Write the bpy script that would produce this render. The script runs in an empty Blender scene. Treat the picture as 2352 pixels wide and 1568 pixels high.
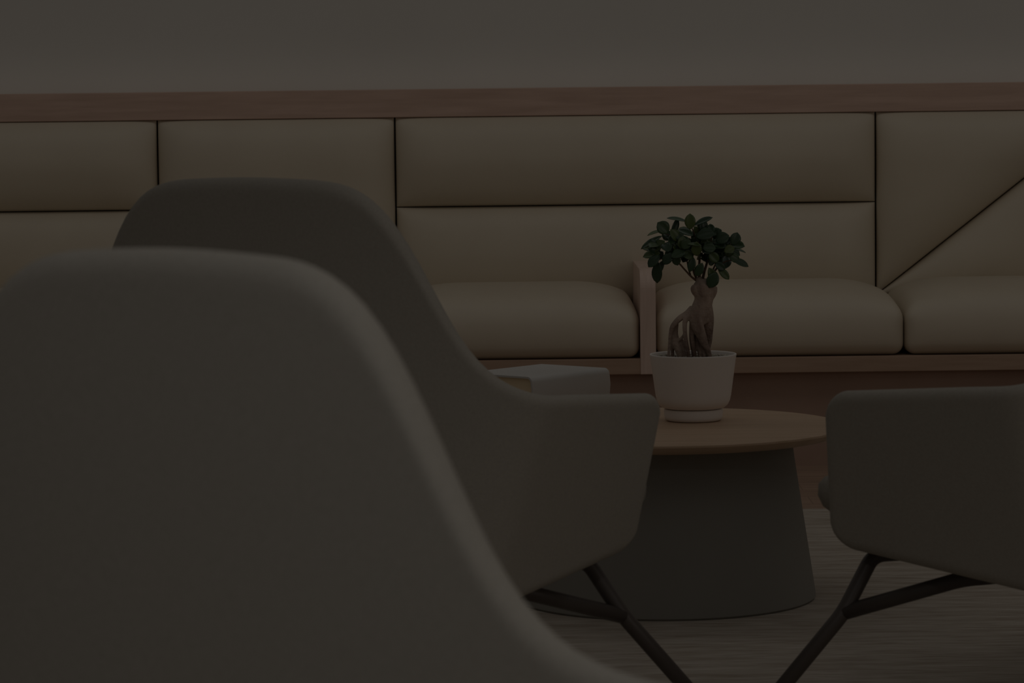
import bpy, bmesh, math, random
from mathutils import Vector, Matrix, noise

random.seed(7)
scene = bpy.context.scene
COL = scene.collection
PI = math.pi

# ------------------------------------------------------------------ camera
cam_data = bpy.data.cameras.new('camera')
cam = bpy.data.objects.new('camera', cam_data)
COL.objects.link(cam)
scene.camera = cam
cam_data.sensor_width = 36.0
cam_data.lens = 110.2
cam_data.clip_start = 0.05
cam_data.clip_end = 60
cam.matrix_world = (Matrix.Translation((0, 0, 0.9564)) @ Matrix.Rotation(math.radians(90 - 4.502), 4, 'X')
                    @ Matrix.Rotation(-0.0118, 4, 'Z'))
cam_data.dof.use_dof = True
cam_data.dof.focus_distance = 6.6
cam_data.dof.aperture_fstop = 13.0

# ------------------------------------------------------------------ view, world, lights
scene.view_settings.view_transform = 'Standard'
scene.view_settings.look = 'None'
scene.view_settings.gamma = 1.0
scene.view_settings.use_curve_mapping = False
scene.view_settings.exposure = -3.68

world = bpy.data.worlds.new('world')
scene.world = world
world.use_nodes = True
bg = world.node_tree.nodes['Background']
bg.inputs[0].default_value = (1.0, 0.94, 0.87, 1)
bg.inputs[1].default_value = 0.60


def area(name, loc, target, sx, sy, power, color):
    d = bpy.data.lights.new(name, 'AREA')
    d.shape = 'RECTANGLE'
    d.size = sx
    d.size_y = sy
    d.energy = power
    d.color = color
    o = bpy.data.objects.new(name, d)
    COL.objects.link(o)
    o.location = loc
    o.rotation_euler = (Vector(target) - Vector(loc)).to_track_quat('-Z', 'Y').to_euler()
    return o


# long ceiling light above the banquette, softer ceiling light over the tables, warm fill added at the right to brighten the left chair's arm
area('ceiling_light_back', (0.6, 6.9, 2.75), (0.6, 7.5, 0), 7.0, 0.9, 62, (1.0, 0.98, 0.94))
area('ceiling_light_front', (1.2, 3.6, 2.75), (1.2, 3.6, 0), 4.0, 1.6, 25, (1.0, 0.97, 0.93))
area('side_fill', (3.9, 1.0, 1.7), (0.1, 4.9, 0.4), 2.2, 1.5, 66, (1.0, 0.88, 0.77))
# unseen fill added on the oak rail's ledge to brighten the wall's foot
area('wall_fill', (0.5, 8.52, 0.980), (0.5, 8.75, 1.25), 11.0, 0.03, 1.6, (1.0, 0.96, 0.88))
# unseen spot added ahead of the camera to brighten the nearest chair's back
sp = bpy.data.lights.new('chair_fill', 'SPOT')
sp.energy = 165
sp.color = (1.0, 0.98, 0.96)
sp.spot_size = math.radians(75)
sp.spot_blend = 0.8
sp.shadow_soft_size = 0.12
so = bpy.data.objects.new('chair_fill', sp)
COL.objects.link(so)
so.location = (0.05, 0.95, 2.4)
so.rotation_euler = (Vector((-0.1, 2.1, 0.7)) - Vector(so.location)).to_track_quat('-Z', 'Y').to_euler()


# ------------------------------------------------------------------ materials
def nmat(name, color, rough=0.6, spec=0.3):
    m = bpy.data.materials.new(name)
    m.use_nodes = True
    nt = m.node_tree
    b = nt.nodes['Principled BSDF']
    b.inputs['Base Color'].default_value = (*color, 1)
    b.inputs['Roughness'].default_value = rough
    b.inputs['Specular IOR Level'].default_value = spec
    return m, nt, b


def noise_color(nt, b, c1, c2, scale, stretch=(1, 1, 1), detail=4, bump=0.0, bscale=None, dist=0.002):
    tc = nt.nodes.new('ShaderNodeTexCoord')
    mp = nt.nodes.new('ShaderNodeMapping')
    mp.inputs['Scale'].default_value = stretch
    nt.links.new(tc.outputs['Object'], mp.inputs[0])
    n = nt.nodes.new('ShaderNodeTexNoise')
    n.inputs['Scale'].default_value = scale
    n.inputs['Detail'].default_value = detail
    nt.links.new(mp.outputs[0], n.inputs['Vector'])
    r = nt.nodes.new('ShaderNodeValToRGB')
    r.color_ramp.elements[0].position = 0.3
    r.color_ramp.elements[0].color = (*c1, 1)
    r.color_ramp.elements[1].position = 0.7
    r.color_ramp.elements[1].color = (*c2, 1)
    nt.links.new(n.outputs['Fac'], r.inputs[0])
    nt.links.new(r.outputs[0], b.inputs['Base Color'])
    if bump:
        n2 = nt.nodes.new('ShaderNodeTexNoise')
        n2.inputs['Scale'].default_value = bscale or scale
        n2.inputs['Detail'].default_value = 3
        nt.links.new(mp.outputs[0] if bscale is None else tc.outputs['Object'], n2.inputs['Vector'])
        bp = nt.nodes.new('ShaderNodeBump')
        bp.inputs['Strength'].default_value = bump
        bp.inputs['Distance'].default_value = dist
        nt.links.new(n2.outputs['Fac'], bp.inputs['Height'])
        nt.links.new(bp.outputs[0], b.inputs['Normal'])
    return mp


def mat_simple(name, c1, c2, scale, rough, spec=0.3, stretch=(1, 1, 1), bump=0.0, bscale=None, dist=0.002):
    m, nt, b = nmat(name, c1, rough, spec)
    noise_color(nt, b, c1, c2, scale, stretch, 4, bump, bscale, dist)
    return m


M_wall = mat_simple('plaster', (0.65, 0.625, 0.58), (0.67, 0.645, 0.60), 3, 0.9, 0.1, bump=0.05, bscale=60)
M_leather = mat_simple('cream_leather', (0.61, 0.53, 0.415), (0.64, 0.56, 0.44), 6, 0.48, 0.5, bump=0.08, bscale=300, dist=0.0006)
M_seam = mat_simple('seam_dark', (0.04, 0.03, 0.02), (0.05, 0.035, 0.025), 6, 0.9, 0.1)
M_rail = mat_simple('oak_rail', (0.56, 0.39, 0.31), (0.67, 0.48, 0.39), 9, 0.6, 0.25, (0.6, 8, 8), 0.1)
M_oak = mat_simple('oak_frame', (0.40, 0.27, 0.19), (0.47, 0.33, 0.24), 9, 0.55, 0.25, (0.7, 8, 8), 0.1)
M_oakv = mat_simple('oak_arm', (0.62, 0.47, 0.39), (0.72, 0.56, 0.47), 9, 0.5, 0.25, (10, 2, 0.8), 0.1)
M_top = mat_simple('table_oak', (0.52, 0.36, 0.23), (0.60, 0.42, 0.29), 7, 0.45, 0.35, (0.6, 6, 6), 0.05)
M_base = mat_simple('table_base_grey', (0.27, 0.255, 0.225), (0.29, 0.275, 0.245), 5, 0.8, 0.15)
M_fabric = mat_simple('grey_wool', (0.37, 0.345, 0.30), (0.41, 0.38, 0.335), 260, 0.95, 0.08, bump=0.25, bscale=500, dist=0.0008)
M_metal = mat_simple('black_steel', (0.080, 0.066, 0.058), (0.088, 0.073, 0.064), 12, 0.45, 0.4)
M_pot = mat_simple('white_ceramic', (0.86, 0.80, 0.75), (0.88, 0.82, 0.77), 4, 0.45, 0.35)
M_bark = mat_simple('ficus_bark', (0.16, 0.105, 0.08), (0.56, 0.44, 0.36), 28, 0.8, 0.2, (1, 1, 0.35), 1.0, 120, 0.004)
M_twig = mat_simple('twig_bark', (0.14, 0.09, 0.06), (0.20, 0.13, 0.09), 40, 0.8, 0.2)
M_pebble = mat_simple('pebbles', (0.30, 0.27, 0.22), (0.62, 0.57, 0.48), 60, 0.8, 0.2)
M_soil = mat_simple('soil', (0.05, 0.035, 0.025), (0.10, 0.07, 0.05), 60, 0.95, 0.1)
M_cover = mat_simple('book_cover', (0.58, 0.56, 0.53), (0.61, 0.59, 0.56), 5, 0.5, 0.3)
M_spine = M_cover
M_pages = mat_simple('book_pages', (0.80, 0.64, 0.43), (0.86, 0.70, 0.48), 30, 0.8, 0.1, (1, 1, 30))
M_plinth = mat_simple('plinth_dark', (0.38, 0.26, 0.20), (0.43, 0.30, 0.235), 6, 0.8, 0.1)


def mat_leaf():
    m, nt, b = nmat('ficus_leaf', (0.04, 0.09, 0.03), 0.35, 0.5)
    geo = nt.nodes.new('ShaderNodeNewGeometry')
    r = nt.nodes.new('ShaderNodeValToRGB')
    r.color_ramp.elements[0].color = (0.030, 0.062, 0.032, 1)
    r.color_ramp.elements[1].color = (0.115, 0.155, 0.045, 1)
    e = r.color_ramp.elements.new(0.72)
    e.color = (0.052, 0.095, 0.040, 1)
    nt.links.new(geo.outputs['Random Per Island'], r.inputs[0])
    nt.links.new(r.outputs[0], b.inputs['Base Color'])
    return m


M_leaf = mat_leaf()


def mat_floor():
    m, nt, b = nmat('wood_floor', (0.2, 0.12, 0.08), 0.5, 0.3)
    tc = nt.nodes.new('ShaderNodeTexCoord')
    br = nt.nodes.new('ShaderNodeTexBrick')
    br.inputs['Color1'].default_value = (0.35, 0.235, 0.17, 1)
    br.inputs['Color2'].default_value = (0.40, 0.275, 0.20, 1)
    br.inputs['Mortar'].default_value = (0.28, 0.19, 0.14, 1)
    br.inputs['Scale'].default_value = 1
    br.inputs['Mortar Size'].default_value = 0.0015
    br.inputs['Brick Width'].default_value = 1.4
    br.inputs['Row Height'].default_value = 0.13
    nt.links.new(tc.outputs['Object'], br.inputs['Vector'])
    mp = nt.nodes.new('ShaderNodeMapping')
    mp.inputs['Scale'].default_value = (1.5, 22, 1)
    nt.links.new(tc.outputs['Object'], mp.inputs[0])
    n = nt.nodes.new('ShaderNodeTexNoise')
    n.inputs['Scale'].default_value = 3
    n.inputs['Detail'].default_value = 6
    nt.links.new(mp.outputs[0], n.inputs['Vector'])
    mr = nt.nodes.new('ShaderNodeMapRange')
    mr.inputs['From Min'].default_value = 0.3
    mr.inputs['From Max'].default_value = 0.7
    mr.inputs['To Min'].default_value = 0.78
    mr.inputs['To Max'].default_value = 1.15
    nt.links.new(n.outputs['Fac'], mr.inputs[0])
    mx = nt.nodes.new('ShaderNodeVectorMath')
    mx.operation = 'SCALE'
    nt.links.new(br.outputs['Color'], mx.inputs[0])
    nt.links.new(mr.outputs[0], mx.inputs['Scale'])
    nt.links.new(mx.outputs[0], b.inputs['Base Color'])
    return m


def mat_carpet():
    m, nt, b = nmat('carpet_weave', (0.4, 0.36, 0.3), 0.95, 0.05)
    tc = nt.nodes.new('ShaderNodeTexCoord')
    facs = []
    for sc, st in ((2.2, (2.2, 16, 1)), (5.0, (3.0, 26, 1))):
        mp = nt.nodes.new('ShaderNodeMapping')
        mp.inputs['Scale'].default_value = st
        nt.links.new(tc.outputs['Object'], mp.inputs[0])
        n = nt.nodes.new('ShaderNodeTexNoise')
        n.inputs['Scale'].default_value = sc
        n.inputs['Detail'].default_value = 5
        nt.links.new(mp.outputs[0], n.inputs['Vector'])
        facs.append(n)
    ad = nt.nodes.new('ShaderNodeMath')
    ad.operation = 'ADD'
    nt.links.new(facs[0].outputs['Fac'], ad.inputs[0])
    nt.links.new(facs[1].outputs['Fac'], ad.inputs[1])
    hf = nt.nodes.new('ShaderNodeMath')
    hf.operation = 'MULTIPLY'
    hf.inputs[1].default_value = 0.5
    nt.links.new(ad.outputs[0], hf.inputs[0])
    r = nt.nodes.new('ShaderNodeValToRGB')
    r.color_ramp.elements[0].position = 0.36
    r.color_ramp.elements[0].color = (0.33, 0.275, 0.22, 1)
    r.color_ramp.elements[1].position = 0.64
    r.color_ramp.elements[1].color = (0.54, 0.485, 0.42, 1)
    nt.links.new(hf.outputs[0], r.inputs[0])
    nt.links.new(r.outputs[0], b.inputs['Base Color'])
    bp = nt.nodes.new('ShaderNodeBump')
    bp.inputs['Strength'].default_value = 0.3
    bp.inputs['Distance'].default_value = 0.003
    nt.links.new(hf.outputs[0], bp.inputs['Height'])
    nt.links.new(bp.outputs[0], b.inputs['Normal'])
    return m


M_floor = mat_floor()
M_carpet = mat_carpet()


# ------------------------------------------------------------------ helpers
def link(name, me, mat, parent=None, smooth=True):
    o = bpy.data.objects.new(name, me)
    COL.objects.link(o)
    me.materials.clear()
    me.materials.append(mat)
    if smooth:
        for p in me.polygons:
            p.use_smooth = True
    if parent:
        o.parent = parent
    return o


def obj(name, bm, mat, parent=None, smooth=True):
    bmesh.ops.recalc_face_normals(bm, faces=bm.faces)
    me = bpy.data.meshes.new(name)
    bm.to_mesh(me)
    bm.free()
    return link(name, me, mat, parent, smooth)


def tag(o, label=None, cat=None, group=None, kind=None):
    if label:
        o['label'] = label
    if cat:
        o['category'] = cat
    if group:
        o['group'] = group
    if kind:
        o['kind'] = kind
    return o


def empty(name, loc=(0, 0, 0), rz=0.0):
    o = bpy.data.objects.new(name, None)
    o.empty_display_size = 0.1
    COL.objects.link(o)
    o.location = loc
    o.rotation_euler = (0, 0, rz)
    return o


def box_bm(x0, x1, y0, y1, z0, z1, bev=0.0, seg=3):
    bm = bmesh.new()
    bmesh.ops.create_cube(bm, size=1)
    for v in bm.verts:
        v.co = Vector(((x0 + x1) / 2 + v.co.x * (x1 - x0), (y0 + y1) / 2 + v.co.y * (y1 - y0), (z0 + z1) / 2 + v.co.z * (z1 - z0)))
    if bev:
        bmesh.ops.bevel(bm, geom=bm.edges[:], offset=bev, segments=seg, affect='EDGES', profile=0.5)
    return bm


def lathe_bm(prof, n=96, caps=True):
    bm = bmesh.new()
    rings = []
    for r, z in prof:
        if r < 1e-6:
            rings.append([bm.verts.new((0, 0, z))])
        else:
            rings.append([bm.verts.new((r * math.cos(2 * PI * i / n), r * math.sin(2 * PI * i / n), z)) for i in range(n)])
    for a, b in zip(rings[:-1], rings[1:]):
        for i in range(n):
            j = (i + 1) % n
            if len(a) == 1 and len(b) == 1:
                continue
            if len(a) == 1:
                bm.faces.new((a[0], b[i], b[j]))
            elif len(b) == 1:
                bm.faces.new((a[i], a[j], b[0]))
            else:
                bm.faces.new((a[i], a[j], b[j], b[i]))
    return bm


def catmull(pts, n):
    out = []
    P = [Vector(p) for p in pts]
    P = [P[0] * 2 - P[1]] + P + [P[-1] * 2 - P[-2]]
    for i in range(1, len(P) - 2):
        for k in range(n):
            t = k / n
            a, b, c, d = P[i - 1], P[i], P[i + 1], P[i + 2]
            out.append(0.5 * ((2 * b) + (c - a) * t + (2 * a - 5 * b + 4 * c - d) * t * t + (3 * b - a - 3 * c + d) * t ** 3))
    out.append(P[-2])
    return out


def tube(bm, pts, radii, seg=12, squash=1.0):
    """tapered tube through pts; radii one per point"""
    pts = [Vector(p) for p in pts]
    rings = []
    up = None
    for i, p in enumerate(pts):
        d = (pts[min(i + 1, len(pts) - 1)] - pts[max(i - 1, 0)]).normalized()
        if up is None:
            up = d.orthogonal().normalized()
        up = (up - d * up.dot(d)).normalized()
        s = d.cross(up)
        r = radii[i]
        rings.append([bm.verts.new(p + up * (r * math.cos(2 * PI * k / seg)) + s * (r * math.sin(2 * PI * k / seg))) for k in range(seg)])
    for a, b in zip(rings[:-1], rings[1:]):
        for k in range(seg):
            j = (k + 1) % seg
            bm.faces.new((a[k], a[j], b[j], b[k]))
    bm.faces.new(rings[0][::-1])
    bm.faces.new(rings[-1])


def smooth_tube(bm, ctrl, seg=12, sub=6):
    """ctrl: list of (x, y, z, r)"""
    P = catmull([c[:3] for c in ctrl], sub)
    Rr = catmull([(c[3], 0, 0) for c in ctrl], sub)
    tube(bm, P, [max(0.0004, r.x) for r in Rr], seg)


def round_path(pts, rad, n=6):
    """polyline with its corners filleted"""
    P = [Vector(p) for p in pts]
    out = [P[0]]
    for i in range(1, len(P) - 1):
        a = (P[i - 1] - P[i])
        b = (P[i + 1] - P[i])
        r = min(rad, a.length * 0.45, b.length * 0.45)
        s, e = P[i] + a.normalized() * r, P[i] + b.normalized() * r
        for k in range(n + 1):
            t = k / n
            out.append(s * (1 - t) ** 2 + P[i] * 2 * t * (1 - t) + e * t * t)
    out.append(P[-1])
    return out


def dome(e, w):
    e = max(0.0, min(1.0, e / w))
    return math.sqrt(max(0.0, 1 - (1 - e) ** 2))


# ------------------------------------------------------------------ the setting
WALL_Y = 8.60
tag(obj('floor', box_bm(-6, 7, -4, WALL_Y + 0.1, -0.1, -0.006), M_floor, None, False), kind='structure')
tag(obj('carpet', box_bm(-5.5, 6.5, -3.5, 7.15, -0.006, 0.0, 0.0), M_carpet, None, False),
    'grey-beige woven carpet with faint streaks under the table and chairs', 'carpet')
tag(obj('wall_back', box_bm(-6, 7, WALL_Y, WALL_Y + 0.12, -0.006, 3.0), M_wall, None, False), kind='structure')
tag(obj('trim_1', box_bm(-6, 7, 8.478, WALL_Y, 0.8985, 0.974, 0.002, 2), M_rail, None, False), kind='structure')

# ------------------------------------------------------------------ banquette
banq = empty('banquette', (0.35, 8.0, 0))
tag(banq, 'long built-in banquette in cream leather with panelled padded back and oak base', 'bench')
BO = Vector((0.35, 8.0, 0))


def bpart(name, bm, mat, smooth=True, parent=None):
    for v in bm.verts:
        v.co -= BO
    return obj(name, bm, mat, parent or banq, smooth)


PB = 8.492   # depth of the seams between the back panels


def quad_panel(c, bulge, rad):
    """padded panel over a flat outline given by four (x, z) corners (bottom-left, bottom-right, top-right, top-left)"""
    bm = bmesh.new()
    C = [Vector((p[0], p[1])) for p in c]
    N1, N2 = 72, 44
    edges = []
    for i in range(4):
        a, b = C[i], C[(i + 1) % 4]
        if (b - a).length > 1e-4:
            edges.append((a, (b - a).normalized()))

    def warp(t):
        return 0.5 - 0.5 * math.cos(PI * t)

    grid = []
    for j in range(N2 + 1):
        row = []
        for i in range(N1 + 1):
            u, w = warp(i / N1), warp(j / N2)
            p = (C[0] * (1 - u) + C[1] * u) * (1 - w) + (C[3] * (1 - u) + C[2] * u) * w
            h = 1.0
            for k, (a, d) in enumerate(edges):
                n = Vector((-d.y, d.x))
                h *= dome((p - a).dot(n), rad)
            row.append(bm.verts.new((p.x, PB - bulge * h, p.y)))
        grid.append(row)
    for j in range(N2):
        for i in range(N1):
            bm.faces.new((grid[j][i], grid[j][i + 1], grid[j + 1][i + 1], grid[j + 1][i]))
    # sides back to the board
    loop = grid[0][:] + [r[-1] for r in grid[1:]] + grid[-1][-2::-1] + [r[0] for r in grid[-2:0:-1]]
    back = [bm.verts.new((v.co.x, PB + 0.035, v.co.z)) for v in loop]
    L = len(loop)
    for k in range(L):
        bm.faces.new((loop[k], back[k], back[(k + 1) % L], loop[(k + 1) % L]))
    bm.faces.new(back)
    bmesh.ops.remove_doubles(bm, verts=bm.verts, dist=1e-5)
    return bm


G = 0.0012
ZT, ZB, ZM = 0.8983, 0.385, 0.656
panels = []
cols = [(-2.23, -1.592, 'f'), (-1.590, -0.953, 's'), (-0.951, -0.311, 'f'), (-0.309, 0.988, 's'), (0.990, 1.628, 'd'), (1.63, 2.26, 'f')]
for x0, x1, k in cols:
    if k == 'f':
        panels.append([(x0 + G, ZB), (x1 - G, ZB), (x1 - G, ZT), (x0 + G, ZT)])
    elif k == 's':
        panels.append([(x0 + G, ZM + G), (x1 - G, ZM + G), (x1 - G, ZT), (x0 + G, ZT)])
        panels.append([(x0 + G, ZB), (x1 - G, ZB), (x1 - G, ZM - G), (x0 + G, ZM - G)])
    else:
        g = 0.0012
        panels.append([(x0 + G, ZB + 0.02 + g), (x1 - G - 2 * g, ZT), (x1 - G - 2 * g, ZT), (x0 + G, ZT)])
        panels.append([(x0 + G + 2 * g, ZB + 0.02), (x1 - G, ZB), (x1 - G, ZT - g), (x1 - G, ZT - g)])
for c in panels:
    bpart('back_panel', quad_panel(c, 0.066, 0.14), M_leather)
bpart('back_board', box_bm(-2.25, 2.28, 8.527, 8.56, 0.24, 0.8980), M_seam, False)


def cushion_bm(x0, x1, y0, y1, z0, z1, crown, r=0.03, latw=0.17):
    """box cushion with soft edges and a crowned top"""
    bm = bmesh.new()
    h = Vector(((x1 - x0) / 2, (y1 - y0) / 2, (z1 - z0) / 2))
    c = Vector(((x0 + x1) / 2, (y0 + y1) / 2, (z0 + z1) / 2))

    def samples(hd, n):
        s = [-hd + r * (1 - math.cos(PI / 2 * i / 6)) for i in range(7)]
        mid = [-hd + r + (2 * hd - 2 * r) * i / n for i in range(1, n)]
        return s + mid + [-v for v in reversed(s)]

    sx, sy, sz = samples(h.x, 36), samples(h.y, 22), samples(h.z, 5)
    cache = {}

    def V(x, y, z):
        key = (round(x, 6), round(y, 6), round(z, 6))
        if key in cache:
            return cache[key]
        p = Vector((x, y, z))
        q = Vector((max(-(h.x - r), min(h.x - r, x)), max(-(h.y - r), min(h.y - r, y)), max(-(h.z - r), min(h.z - r, z))))
        d = p - q
        if d.length > 1e-9:
            p = q + d.normalized() * r
        t = max(0.0, (p.z + h.z) / (2 * h.z))
        lat = dome(h.x - abs(p.x), latw)
        dep = dome(p.y + h.y, 0.22) * dome(h.y - p.y + 0.05, 0.25)
        p.z += crown * lat * dep * t ** 3
        bul = dome(h.x - abs(p.x), 0.1) * math.sin(PI * min(1, max(0, t)))
        if p.y < 0:
            p.y -= 0.010 * bul * min(1.0, -p.y / h.y) ** 4
        # corners pinch in towards the bottom
        v = bm.verts.new(p + c)
        cache[key] = v
        return v

    def face(a, b, f):
        for i in range(len(a) - 1):
            for j in range(len(b) - 1):
                vs = [f(a[i], b[j]), f(a[i + 1], b[j]), f(a[i + 1], b[j + 1]), f(a[i], b[j + 1])]
                if len(set(vs)) == 4:
                    try:
                        bm.faces.new(vs)
                    except ValueError:
                        pass
    for s in (-1, 1):
        face(sx, sy, lambda a, b: V(a, b, s * h.z))
        face(sx, sz, lambda a, b: V(a, s * h.y, b))
        face(sy, sz, lambda a, b: V(s * h.x, a, b))
    return bm


for x0, x1 in ((-2.23, -1.588), (-1.585, -0.949), (-0.946, -0.309), (-0.306, 0.3275), (0.3705, 1.005), (1.007, 1.645), (1.648, 2.25)):
    bpart('seat_cushion', cushion_bm(x0, x1, 8.0, 8.50, 0.2795, 0.398, 0.062), M_leather)

# oak frame under the cushions
bpart('base_frame', box_bm(-2.24, 2.26, 7.995, 8.50, 0.2385, 0.2785, 0.0015, 2), M_oak, False)
bpart('plinth', box_bm(-2.22, 2.24, 8.035, 8.50, -0.006, 0.2385), M_plinth, False)

# slim oak arm between the seats, rounded at its front top corner
bm = bmesh.new()
prof = [(8.47, 0.2385), (7.992, 0.2385)]
for k in range(13):
    a = k / 12 * PI / 2
    prof.append((7.992 + 0.052 - 0.052 * math.cos(a), 0.5065 - 0.052 + 0.052 * math.sin(a)))
prof.append((8.47, 0.5065))
fa = [bm.verts.new((0.3285, y, z)) for y, z in prof]
fb = [bm.verts.new((0.3685, y, z)) for y, z in prof]
for i in range(len(prof)):
    j = (i + 1) % len(prof)
    bm.faces.new((fa[i], fa[j], fb[j], fb[i]))
bm.faces.new(fa)
bm.faces.new(fb[::-1])
arm = bpart('armrest', bm, M_oakv, False)
md = arm.modifiers.new('bevel', 'BEVEL')
md.width = 0.0015
md.segments = 2
md.limit_method = 'ANGLE'

# ------------------------------------------------------------------ round coffee table
TX, TY = 0.2850, 5.9186
table = tag(empty('coffee_table', (TX, TY, 0)),
            'low round coffee table with pale oak top and wide grey cone base', 'table')
prof = [(0, 0.308), (0.322, 0.308), (0.333, 0.3115), (0.3425, 0.3195), (0.3445, 0.3225), (0.3440, 0.3258), (0.3415, 0.3270), (0, 0.3270)]
top = obj('table_top', lathe_bm(prof, 128), M_top, table, True)
md = top.modifiers.new('es', 'EDGE_SPLIT')
md.split_angle = math.radians(28)
prof = [(0, 0.0), (0.283, 0.0), (0.2868, 0.004), (0.2865, 0.012), (0.2475, 0.27), (0.2440, 0.2985), (0.242, 0.3079), (0, 0.3079)]
bs = obj('base', lathe_bm(prof, 128), M_base, table, True)
md = bs.modifiers.new('es', 'EDGE_SPLIT')
md.split_angle = math.radians(40)

# ------------------------------------------------------------------ potted ficus
PX, PY, PZ = 0.3478, 6.0074, 0.327
plant = tag(empty('potted_ficus', (PX, PY, PZ)),
            'small bonsai ficus with thick twisted roots in a white ceramic pot', 'potted plant')
# saucer and pot
prof = [(0, 0.0005), (0.050, 0.0005), (0.0545, 0.003), (0.0560, 0.008), (0.0570, 0.020), (0.0560, 0.0225), (0.0520, 0.0232), (0, 0.0232)]
obj('saucer', lathe_bm(prof, 96), M_pot, plant)
prof = [(0, 0.0240), (0.052, 0.0240), (0.060, 0.0260), (0.0665, 0.0315), (0.0705, 0.040), (0.0727, 0.050), (0.0830, 0.1255), (0.0836, 0.1275),
        (0.0828, 0.1288), (0.0808, 0.1288), (0.0796, 0.1270), (0.0785, 0.115), (0.0770, 0.108), (0, 0.108)]
obj('pot', lathe_bm(prof, 96), M_pot, plant)
# soil with pebbles
bm = bmesh.new()
prof_bm = lathe_bm([(0.0772, 0.112), (0.0772, 0.1185), (0.06, 0.1200), (0.03, 0.1215), (0, 0.1220)], 48)
obj('soil', prof_bm, M_soil, plant)
for k in range(230):
    a = random.uniform(0, 2 * PI)
    r = 0.0745 * math.sqrt(random.random())
    s = random.uniform(0.0022, 0.0046)
    res = bmesh.ops.create_icosphere(bm, subdivisions=1, radius=s)
    z = 0.1205 + random.uniform(0, 0.003)
    for v in res['verts']:
        v.co = Vector((v.co.x * random.uniform(.9, 1.2), v.co.y, v.co.z * 0.7)) + Vector((r * math.cos(a), r * math.sin(a), z))
tag(obj('pebbles', bm, M_pebble, plant), kind='stuff')


def pl(u, v):
    """trunk drawing -> local x, z (drawing unit is 0.000213 m)"""
    px, py = 1500 + u / 3.92, 460 + v / 3.92
    return (px - 1592) * 0.000834, (813 - py) * 0.000837 + 0.1279


def root(bm, pts, seg=12):
    c = []
    for u, v, y, w in pts:
        x, z = pl(u, v)
        c.append((x, y, z, w * 0.000213))
    smooth_tube(bm, c, seg)


bm = bmesh.new()
# main stem and swollen roots: (u, v, depth, half width)
root(bm, [(468, 705, 0.0, 60), (468, 760, 0.0, 100), (465, 830, 0.0, 98), (460, 900, 0.0, 86), (440, 970, 0.0, 92), (420, 1040, 0.0, 98), (440, 1110, 0.002, 82)])
root(bm, [(400, 960, -0.004, 58), (385, 1040, -0.010, 66), (400, 1130, -0.016, 58), (432, 1210, -0.019, 46), (462, 1290, -0.021, 34), (492, 1350, -0.023, 24), (512, 1430, -0.024, 18)])
root(bm, [(480, 960, 0.002, 62), (498, 1050, 0.004, 56), (500, 1130, 0.006, 52), (505, 1200, 0.008, 40), (512, 1270, 0.008, 26), (505, 1330, 0.008, 18), (500, 1430, 0.008, 12)])
root(bm, [(365, 980, 0.0, 44), (310, 1020, -0.004, 34), (240, 1060, -0.006, 28), (180, 1125, -0.008, 24), (155, 1200, -0.010, 17), (146, 1290, -0.010, 14), (134, 1430, -0.010, 12)])
root(bm, [(330, 1020, -0.006, 36), (288, 1080, -0.014, 24), (284, 1170, -0.018, 20), (294, 1270, -0.020, 20), (310, 1360, -0.021, 18), (316, 1430, -0.021, 16)])
root(bm, [(365, 1060, -0.006, 36), (350, 1160, -0.010, 26), (350, 1250, -0.012, 26), (362, 1340, -0.014, 24), (372, 1430, -0.014, 20)])
root(bm, [(405, 1120, -0.004, 40), (395, 1210, -0.006, 26), (402, 1300, -0.010, 20), (418, 1360, -0.012, 22), (424, 1430, -0.012, 18)])
root(bm, [(430, 1160, -0.010, 30), (440, 1260, -0.014, 24), (456, 1340, -0.016, 22), (466, 1430, -0.018, 20)])
root(bm, [(215, 1100, 0.004, 20), (196, 1200, 0.004, 34), (205, 1280, 0.002, 44), (240, 1345, 0.0, 44), (262, 1430, 0.0, 34)])
root(bm, [(165, 1220, 0.0, 12), (215, 1262, -0.003, 16), (262, 1232, -0.004, 14), (290, 1180, -0.008, 12)])
root(bm, [(250, 1250, 0.004, 26), (255, 1330, 0.004, 36), (280, 1430, 0.004, 30)])
root(bm, [(176, 1215, 0.008, 16), (176, 1320, 0.010, 18), (180, 1430, 0.010, 16)])
# knots at the top of the stem
root(bm, [(430, 850, 0.0, 40), (395, 820, -0.006, 44), (372, 790, -0.010, 34), (384, 762, -0.010, 22)])
root(bm, [(500, 880, 0.0, 50), (535, 850, -0.002, 36), (560, 815, -0.004, 24), (570, 775, -0.004, 14)])
root(bm, [(440, 790, 0, 52), (428, 740, 0, 40), (415, 690, 0, 26)])
trunk = obj('trunk', bm, M_bark, plant)
md = trunk.modifiers.new('remesh', 'REMESH')
md.mode = 'VOXEL'
md.voxel_size = 0.0011
md.use_smooth_shade = True
md = trunk.modifiers.new('smooth', 'SMOOTH')
md.factor = 0.6
md.iterations = 3

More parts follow.
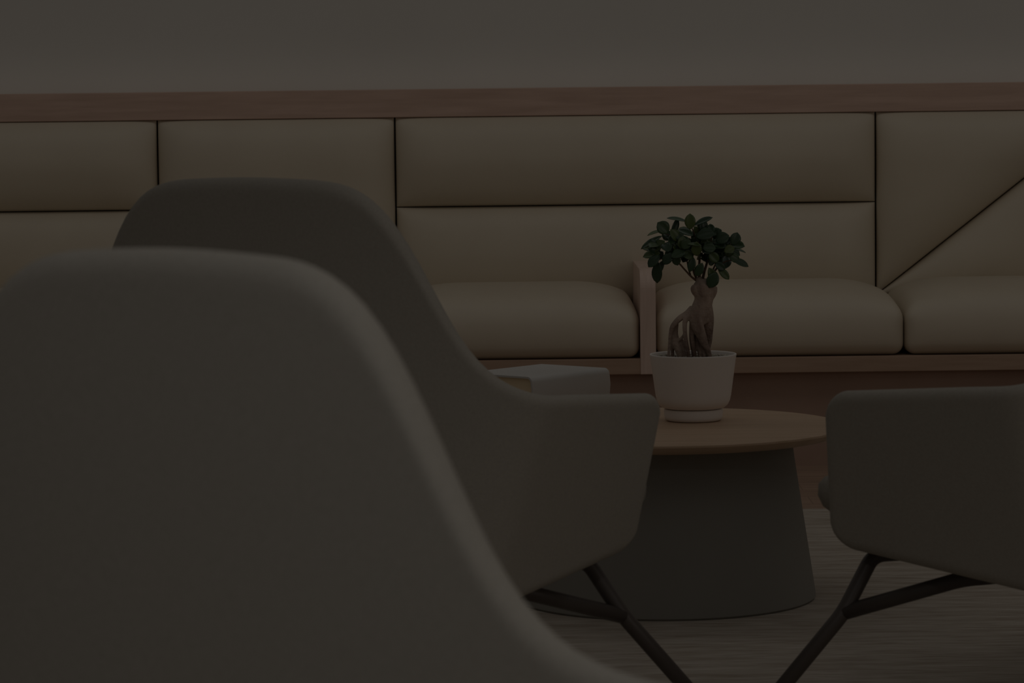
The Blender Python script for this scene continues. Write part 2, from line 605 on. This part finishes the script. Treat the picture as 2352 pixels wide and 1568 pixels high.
# thin branches carrying the leaves
branches = [
    [(395, 720, 0, 11), (345, 680, -0.004, 9), (290, 620, -0.008, 8), (235, 560, -0.012, 8), (175, 535, -0.014, 6), (60, 520, -0.012, 4), (10, 560, -0.01, 3)],
    [(345, 680, -0.002, 8), (325, 610, 0, 7), (312, 540, 0, 6), (290, 440, 0, 5), (230, 320, 0, 4)],
    [(425, 720, 0, 16), (420, 640, 0.002, 14), (425, 560, 0.004, 11), (430, 430, 0.004, 8), (380, 300, 0, 6), (340, 200, 0, 4)],
    [(450, 720, 0, 14), (470, 640, 0.004, 12), (500, 540, 0.006, 10), (520, 420, 0.006, 7), (540, 330, 0, 5)],
    [(480, 740, 0, 13), (530, 680, -0.003, 11), (580, 610, -0.006, 9), (640, 560, -0.01, 7), (700, 540, -0.012, 5), (790, 560, -0.012, 4)],
    [(405, 720, 0.004, 12), (375, 640, 0.012, 10), (360, 520, 0.02, 8), (300, 380, 0.022, 6), (120, 300, 0.015, 4)],
    [(540, 640, 0.0, 8), (600, 520, 0.01, 7), (660, 440, 0.014, 6), (740, 400, 0.012, 4)],
]
for br in branches:
    bm = bmesh.new()
    root(bm, br, 8)
    obj('branch', bm, M_twig, plant)


def leaf(bm, base, d, nrm, L, W):
    """oval leaf with a fold and a slight droop"""
    d = Vector(d).normalized()
    nrm = Vector(nrm)
    nrm = (nrm - d * nrm.dot(d)).normalized()
    s = d.cross(nrm)
    NL = 8
    rows = []
    for i in range(NL + 1):
        t = i / NL
        w = W * 0.5 * (math.sin(PI * min(1, t ** 1.12)) ** 0.6 if 0 < t < 1 else 0.04)
        c = Vector(base) + d * (L * t) - nrm * (L * 0.16 * t * t)
        row = []
        for k, a in enumerate((-1, -0.5, 0, 0.5, 1)):
            row.append(bm.verts.new(c + s * (w * a) + nrm * (abs(a) ** 1.5 * w * 0.28)))
        rows.append(row)
    for i in range(NL):
        for k in range(4):
            bm.faces.new((rows[i][k], rows[i][k + 1], rows[i + 1][k + 1], rows[i + 1][k]))


def lp(u, v):
    """crown drawing (u, v) -> local x, z"""
    px, py = 1400 + u / 2.8, 460 + v / 2.8
    return (px - 1592) * 0.000834, (813 - py) * 0.000837 + 0.1279


# leaves read from the crown: base u, v, tip u, v, width, depth, facing (x, y, z)
LV = [
    (505, 135, 385, 95, 36, -0.010, (0.2, -0.6, 0.9)), (520, 185, 522, 88, 66, -0.016, (0, -1, 0.25)),
    (548, 160, 655, 100, 42, -0.008, (-0.2, -0.8, 0.7)), (380, 205, 318, 138, 84, -0.018, (0.1, -1, 0.2)),
    (402, 225, 450, 122, 46, -0.004, (0.5, -1, 0)), (345, 225, 205, 292, 40, 0.0, (0, -0.7, 0.7)),
    (350, 190, 250, 205, 34, -0.012, (0, -0.5, 1)), (360, 255, 265, 315, 62, -0.010, (0, -1, 0.6)),
    (330, 330, 222, 345, 56, -0.016, (0, -0.8, 0.6)), (322, 345, 250, 412, 60, -0.022, (-0.3, -1, 0.3)),
    (312, 385, 302, 520, 66, -0.020, (-0.3, -1, 0.1)), (350, 380, 300, 470, 46, -0.012, (0.4, -1, 0.1)),
    (400, 330, 350, 400, 60, -0.020, (0, -1, 0.3)), (420, 340, 440, 410, 54, -0.018, (0, -1, 0)),
    (560, 230, 668, 200, 74, -0.022, (0.1, -1, 0.5)), (590, 190, 640, 178, 34, 0, (0, -0.5, 1)),
    (690, 265, 765, 222, 76, -0.010, (0, -1, 0.5)), (700, 230, 720, 188, 30, 0, (0, -1, 0.7)),
    (795, 290, 826, 212, 66, -0.014, (0.2, -1, 0.3)), (790, 310, 880, 325, 26, -0.004, (0, -0.5, 1)),
    (790, 375, 892, 415, 44, -0.016, (0.1, -0.9, 0.5)), (770, 350, 835, 385, 56, -0.020, (0, -1, 0.4)),
    (700, 430, 768, 500, 46, -0.016, (0.2, -1, 0.1)), (690, 460, 640, 552, 74, -0.020, (0, -1, 0.1)),
    (640, 430, 690, 530, 60, -0.014, (0.1, -1, 0)), (600, 400, 560, 480, 56, -0.012, (0, -1, 0.1)),
    (680, 400, 740, 440, 50, -0.018, (0, -1, 0.2)), (740, 330, 800, 300, 56, -0.018, (0, -1, 0.4)),
    (520, 250, 470, 300, 60, -0.022, (0, -1, 0.5)), (560, 260, 560, 350, 64, -0.024, (0, -1, 0.3)),
    (600, 300, 680, 300, 64, -0.024, (0, -1, 0.4)), (480, 260, 430, 200, 52, -0.01, (0, -1, 0.3)),
    (500, 275, 590, 275, 30, -0.028, (0, -0.6, 0.9)), (640, 330, 700, 390, 60, -0.02, (0, -1, 0.2)),
    (540, 360, 520, 450, 50, -0.014, (0, -1, 0.1)), (460, 310, 480, 230, 58, -0.016, (0.2, -1, 0.2)),
]
bm = bmesh.new()
UM = 0.000834 / 2.8
for u0, v0, u1, v1, w, y, n in LV:
    x0, z0 = lp(u0, v0)
    x1, z1 = lp(u1, v1)
    L = math.hypot(x1 - x0, z1 - z0)
    leaf(bm, (x0, y, z0), (x1 - x0, random.uniform(-0.25, 0.1) * L, z1 - z0), n, L * 1.05, w * UM * 1.08)
# leaves filling the depth of the crown
for k in range(150):
    a = random.uniform(0, 2 * PI)
    rr = math.sqrt(random.random())
    cx, cz = (575, 285) if random.random() < 0.7 else ((360, 300) if random.random() < 0.55 else (740, 330))
    big = cx == 575
    u = cx + (150 if big else 60) * rr * math.cos(a)
    v = cz + (78 if big else 55) * rr * math.sin(a)
    x, z = lp(u, v)
    y = random.uniform(-0.018, 0.045)
    d = Vector((math.cos(a) * 0.8 + random.uniform(-.5, .5), random.uniform(-.7, .7), random.uniform(-.6, .7)))
    leaf(bm, (x, y, z), d, (random.uniform(-.3, .3), -0.7, random.uniform(0.2, 1)), random.uniform(0.023, 0.033), random.uniform(0.016, 0.022))
fo = obj('foliage', bm, M_leaf, plant)
md = fo.modifiers.new('thick', 'SOLIDIFY')
md.thickness = 0.0006

# ------------------------------------------------------------------ books on the table behind the left chair
F_, R_, A_, L_ = Vector((0.0365, 5.8084)), Vector((0.1863, 5.9837)), Vector((0.0631, 6.1584)), Vector((-0.0542, 6.0067))
ux = (R_ - F_).normalized()
BW, BD = (R_ - F_).length, 0.170
uy = Vector((-ux.y, ux.x))


def book(z0, th, label, shift, sx, sy, turn=0.0):
    ang = math.atan2(ux.y, ux.x) + turn
    root_ = tag(empty('book', (F_.x + shift[0], F_.y + shift[1], z0), ang), label, 'book', 'books on the coffee table')
    w, d, t = sx, sy, 0.0035
    # cover: section through the spine (spine along local x at y = 0, covers run back along +y)
    r = 0.012
    out = [(d, 0), (r, 0)]
    for k in range(1, 7):
        a = k / 7 * PI / 2
        out.append((r - r * math.sin(a), r - r * math.cos(a)))
    out.append((0, r))
    out.append((-0.002, th / 2))
    out.append((0, th - r))
    for k in range(1, 7):
        a = k / 7 * PI / 2
        out.append((r - r * math.cos(a), th - r + r * math.sin(a)))
    out += [(r, th), (d, th)]
    inn = []
    n = len(out)
    for i in range(n):
        a = Vector(out[max(0, i - 1)])
        b = Vector(out[min(n - 1, i + 1)])
        dd = (b - a).normalized()
        nn = Vector((dd.y, -dd.x))
        q = Vector(out[i]) + nn * t
        inn.append(q)
    bm = bmesh.new()
    A = [bm.verts.new((0, p[0], p[1])) for p in out]
    B = [bm.verts.new((w, p[0], p[1])) for p in out]
    C = [bm.verts.new((0, p[0], p[1])) for p in inn]
    D = [bm.verts.new((w, p[0], p[1])) for p in inn]
    for i in range(n - 1):
        bm.faces.new((A[i], A[i + 1], B[i + 1], B[i]))
        bm.faces.new((C[i], D[i], D[i + 1], C[i + 1]))
        bm.faces.new((A[i], C[i], C[i + 1], A[i + 1]))
        bm.faces.new((B[i], B[i + 1], D[i + 1], D[i]))
    bm.faces.new((A[0], B[0], D[0], C[0]))
    bm.faces.new((A[-1], C[-1], D[-1], B[-1]))
    cov = obj('cover', bm, M_cover, root_)
    md = cov.modifiers.new('es', 'EDGE_SPLIT')
    md.split_angle = math.radians(35)
    e = 0.006
    pg = obj('pages', box_bm(e, w - e, t + 0.001, d - e, t, th - t, 0.0008, 1), M_pages, root_, False)
    return root_


book(0.3275, 0.0435, 'white covered book lying flat on the round table under the other book', (0.004, 0.006), BW - 0.004, BD - 0.004)
book(0.3715, 0.0605, 'thick white covered book with cream page edges on top of the stack', (0, 0), BW, BD)

# ------------------------------------------------------------------ lounge chairs
CH = dict(W=0.3407, fB=-0.1983, fA=0.2880, ta=0.3332, tc=0.0266, tl=-0.1436, zbf=0.2705, zbb=0.2029, H=0.7992, za=0.5156,
          s1=0.1239, s2=0.4010, ea=2.064, eb=2.528, n=2.587, Rf=0.1462, ar=-0.0656)
CH_NEAR = dict(CH, W=0.3777, fB=-0.1353, ta=0.3684, tc=-0.0595, H=0.7853, za=0.5292, s1=0.1287, s2=0.3947, ea=1.334, eb=3.124,
               n=2.705, Rf=0.1434, ar=-0.098)   # the nearest chair is a little wider
T = 0.036  # shell thickness


def plan_table():
    ff, ll = [], []
    for i in range(240):
        a = PI / 2 * i / 239
        ff.append(CH['fB'] + CH['Rf'] * (1 - max(math.cos(a), 0) ** (2 / CH['n'])))
        ll.append(CH['W'] * math.sin(a) ** (2 / CH['n']))
    for k in range(1, 20):
        ff.append(CH['fB'] + CH['Rf'] + (CH['fA'] - CH['fB'] - CH['Rf']) * k / 19)
        ll.append(CH['W'])
    cs = [0.0]
    for i in range(1, len(ff)):
        cs.append(cs[-1] + math.hypot(ff[i] - ff[i - 1], ll[i] - ll[i - 1]))
    return ff, ll, cs


def use_shape(d):
    global CH, FF, LLs, CS, S_END
    CH = d
    FF, LLs, CS = plan_table()
    S_END = CS[-1]


CH_STD = CH
use_shape(CH_STD)


def plan_at(s):
    s = max(0.0, min(S_END, abs(s)))
    lo, hi = 0, len(CS) - 1
    while hi - lo > 1:
        m = (lo + hi) // 2
        if CS[m] <= s:
            lo = m
        else:
            hi = m
    t = (s - CS[lo]) / max(1e-9, CS[hi] - CS[lo])
    return Vector((FF[lo] + (FF[hi] - FF[lo]) * t, LLs[lo] + (LLs[hi] - LLs[lo]) * t))


def plan_nrm(s):
    s = abs(s)
    a, b = plan_at(max(0, s - 0.012)), plan_at(min(S_END, s + 0.012))
    d = (b - a).normalized()
    if s < 0.012:
        d = Vector((0, 1))
    return Vector((-d.y, d.x))


def zrim(s):
    return sum(zrim_raw(s + d) for d in (-0.036, -0.024, -0.012, 0, 0.012, 0.024, 0.036)) / 7


def zrim_raw(s):
    s = abs(s)
    u = (s - CH['s1']) / (CH['s2'] - CH['s1'])
    u = max(1e-4, min(1 - 1e-4, u))
    g = 1 - u ** CH['ea'] / (u ** CH['ea'] + (1 - u) ** CH['eb'])
    return CH['za'] + CH['ar'] * (math.sqrt(s * s + 0.0064) - S_END) + (CH['H'] - CH['za']) * g


def zbot(f):
    return CH['zbb'] + (CH['zbf'] - CH['zbb']) * (f + 0.25) / 0.5


def outer(s, z):
    """outer face of the shell at arc length s and height z, side = sign of s"""
    p = plan_at(s)
    n = plan_nrm(s)
    dz = z - 0.25
    lean = CH['tl'] * dz * max(0, min(1.2, p.x / 0.24))
    f = p.x + n.x * CH['tc'] * dz + lean
    l = p.y + n.y * CH['ta'] * dz
    sg = 1 if s >= 0 else -1
    return Vector((f, l * sg, z)), Vector((n.x, n.y * sg, 0))


def shell_bm():
    bm = bmesh.new()
    NS, NV = 150, 46
    rc = 0.045
    h = T / 2
    grid_o, grid_i = [], []

    def cl(t):   # samples clustered at both ends
        return 0.5 - 0.5 * math.cos(PI * t)

    for i in range(NS + 1):
        t = i / NS * 2 - 1
        a = math.sin(PI / 2 * t) if abs(t) > 0 else 0
        s = S_END * (0.55 * t + 0.45 * a)
        s = max(-S_END, min(S_END, s))
        e_end = S_END - abs(s)
        f0 = plan_at(s).x
        zb, zt = zbot(f0), zrim(s)
        if e_end < rc:
            k = rc - math.sqrt(max(0, rc * rc - (rc - e_end) ** 2))
            zt -= k
            zb += k
        ro, ri = [], []
        for j in range(NV + 1):
            v = cl(j / NV)
            z = zb + (zt - zb) * v
            e = min(z - zb, zt - z)
            ex = e
            tau = h * dome(ex, h) * (dome(e_end, h))
            p, n = outer(s, z)
            # steep rims: thickness measured outwards from the middle surface
            mid = p - n * h
            ro.append(bm.verts.new(mid + n * tau))
            ri.append(bm.verts.new(mid - n * tau) if tau > 1e-6 else ro[-1])
        grid_o.append(ro)
        grid_i.append(ri)
    for G_, flip in ((grid_o, False), (grid_i, True)):
        for i in range(NS):
            for j in range(NV):
                q = [G_[i][j], G_[i + 1][j], G_[i + 1][j + 1], G_[i][j + 1]]
                q2 = []
                for v in q:
                    if v not in q2:
                        q2.append(v)
                if len(q2) >= 3:
                    try:
                        bm.faces.new(q2[::-1] if flip else q2)
                    except ValueError:
                        pass
    bmesh.ops.remove_doubles(bm, verts=bm.verts, dist=1e-5)
    return bm


def pan_bm(layers, f_front, fs=48):
    """solid between the arms, one layer = (height above/at, inset, use absolute z)"""
    bm = bmesh.new()
    rings = []
    for z, inset, front in layers:
        ring = []
        pts = []
        for i in range(fs + 1):
            s = S_END * (i / fs)
            f0 = plan_at(s).x
            zz = z if z >= 0.3 else zbot(f0) + z
            p, n = outer(s, zz)
            q = p - n * (T * 0.5 + inset)
            q.z = zz
            if i == fs:
                q.x = f_front + front
                q.z = z if z >= 0.3 else zbot(q.x) + z
            pts.append(q)
        right = [Vector((p.x, -p.y, p.z)) for p in pts]
        ring = pts + right[::-1][:-1] if abs(pts[0].y) < 1e-6 else pts + right[::-1]
        rings.append([bm.verts.new(p) for p in ring])
        Lr = len(rings[0])
    for a, b in zip(rings[:-1], rings[1:]):
        for k in range(len(a)):
            j = (k + 1) % len(a)
            bm.faces.new((a[k], a[j], b[j], b[k]))
    for r_, fl in ((rings[0], True), (rings[-1], False)):
        n = len(r_)
        # strips across, left to right
        half = fs
        for k in range(half):
            a, b = r_[k], r_[k + 1]
            c, d = r_[(n - k - 1) % n], r_[(n - k) % n]
            q = []
            for v in (a, b, c, d):
                if v not in q:
                    q.append(v)
            if len(q) >= 3:
                try:
                    bm.faces.new(q)
                except ValueError:
                    pass
    return bm


def rod(pts, rad=0.0118, fillet=0.018):
    bm = bmesh.new()
    P = round_path(pts, fillet)
    tube(bm, P, [rad] * len(P), 14)
    return bm


def make_chair(label):
    root_ = tag(empty('lounge_chair'), label, 'chair', 'lounge chairs around the coffee table')
    sh = obj('shell', shell_bm(), M_fabric, root_)
    obj('seat_base', pan_bm([(0.004, 0.03, -0.03), (0.010, 0.010, -0.012), (0.024, 0.0, -0.006), (0.305, 0.0, -0.006), (0.318, 0.006, -0.012)], CH['fA'] - 0.012), M_fabric, root_)
    obj('seat_cushion', pan_bm([(0.3185, 0.020, -0.022), (0.324, 0.008, -0.004), (0.335, 0.002, 0.006), (0.352, 0.0, 0.010), (0.370, 0.002, 0.006), (0.381, 0.008, -0.004), (0.387, 0.020, -0.022)], CH['fA'] - 0.004), M_fabric, root_)
    for sd in (1, -1):
        # front leg: from under the seat down and outwards to the floor
        obj('leg', rod([(0.13, 0.20 * sd, 0.265), (0.243, 0.283 * sd, 0.257), (0.263, 0.335 * sd, 0.174), (0.362, 0.434 * sd, 0.010)]), M_metal, root_)
        obj('strut', rod([(0.263, 0.335 * sd, 0.174), (0.108, 0.250 * sd, 0.2275), (0.02, 0.20 * sd, 0.238)]), M_metal, root_)
        obj('leg', rod([(-0.06, 0.18 * sd, 0.214), (-0.135, 0.235 * sd, 0.205), (-0.20, 0.305 * sd, 0.150), (-0.30, 0.400 * sd, 0.010)]), M_metal, root_)
        obj('strut', rod([(-0.20, 0.305 * sd, 0.150), (-0.06, 0.22 * sd, 0.200), (0.0, 0.18 * sd, 0.220)]), M_metal, root_)
        for f, l in ((0.366, 0.437), (-0.305, 0.404)):
            bm2 = lathe_bm([(0, 0.0), (0.0125, 0.0), (0.0135, 0.003), (0.0125, 0.012), (0.0, 0.016)], 20)
            for v in bm2.verts:
                v.co += Vector((f, l * sd, 0))
            obj('foot_cap', bm2, M_metal, root_)
    return root_


def copy_tree(o, parent=None):
    c = o.copy()
    COL.objects.link(c)
    c.parent = parent
    for ch in list(o.children):
        copy_tree(ch, c)
    return c


def place(o, x, y, deg, z=0.0005):
    # local +x is the way the chair faces; deg is measured from straight ahead of the camera towards the right
    o.location = (x, y, z)
    o.rotation_euler = (0, 0, PI / 2 - math.radians(deg))


use_shape(CH_NEAR)
near = make_chair('grey fabric lounge chair nearest the camera, its tall back filling the lower left corner')
place(near, -0.1958, 2.3295, 37.84)
use_shape(CH_STD)
chair = make_chair('grey high-backed lounge chair between the nearest chair and the round table')
place(chair, -0.2624, 4.6286, 34.18)
c3 = copy_tree(chair)
c3['label'] = 'dark grey lounge chair cut off by the right edge, only its arm showing'
place(c3, 0.9085, 4.7626, -51.2)
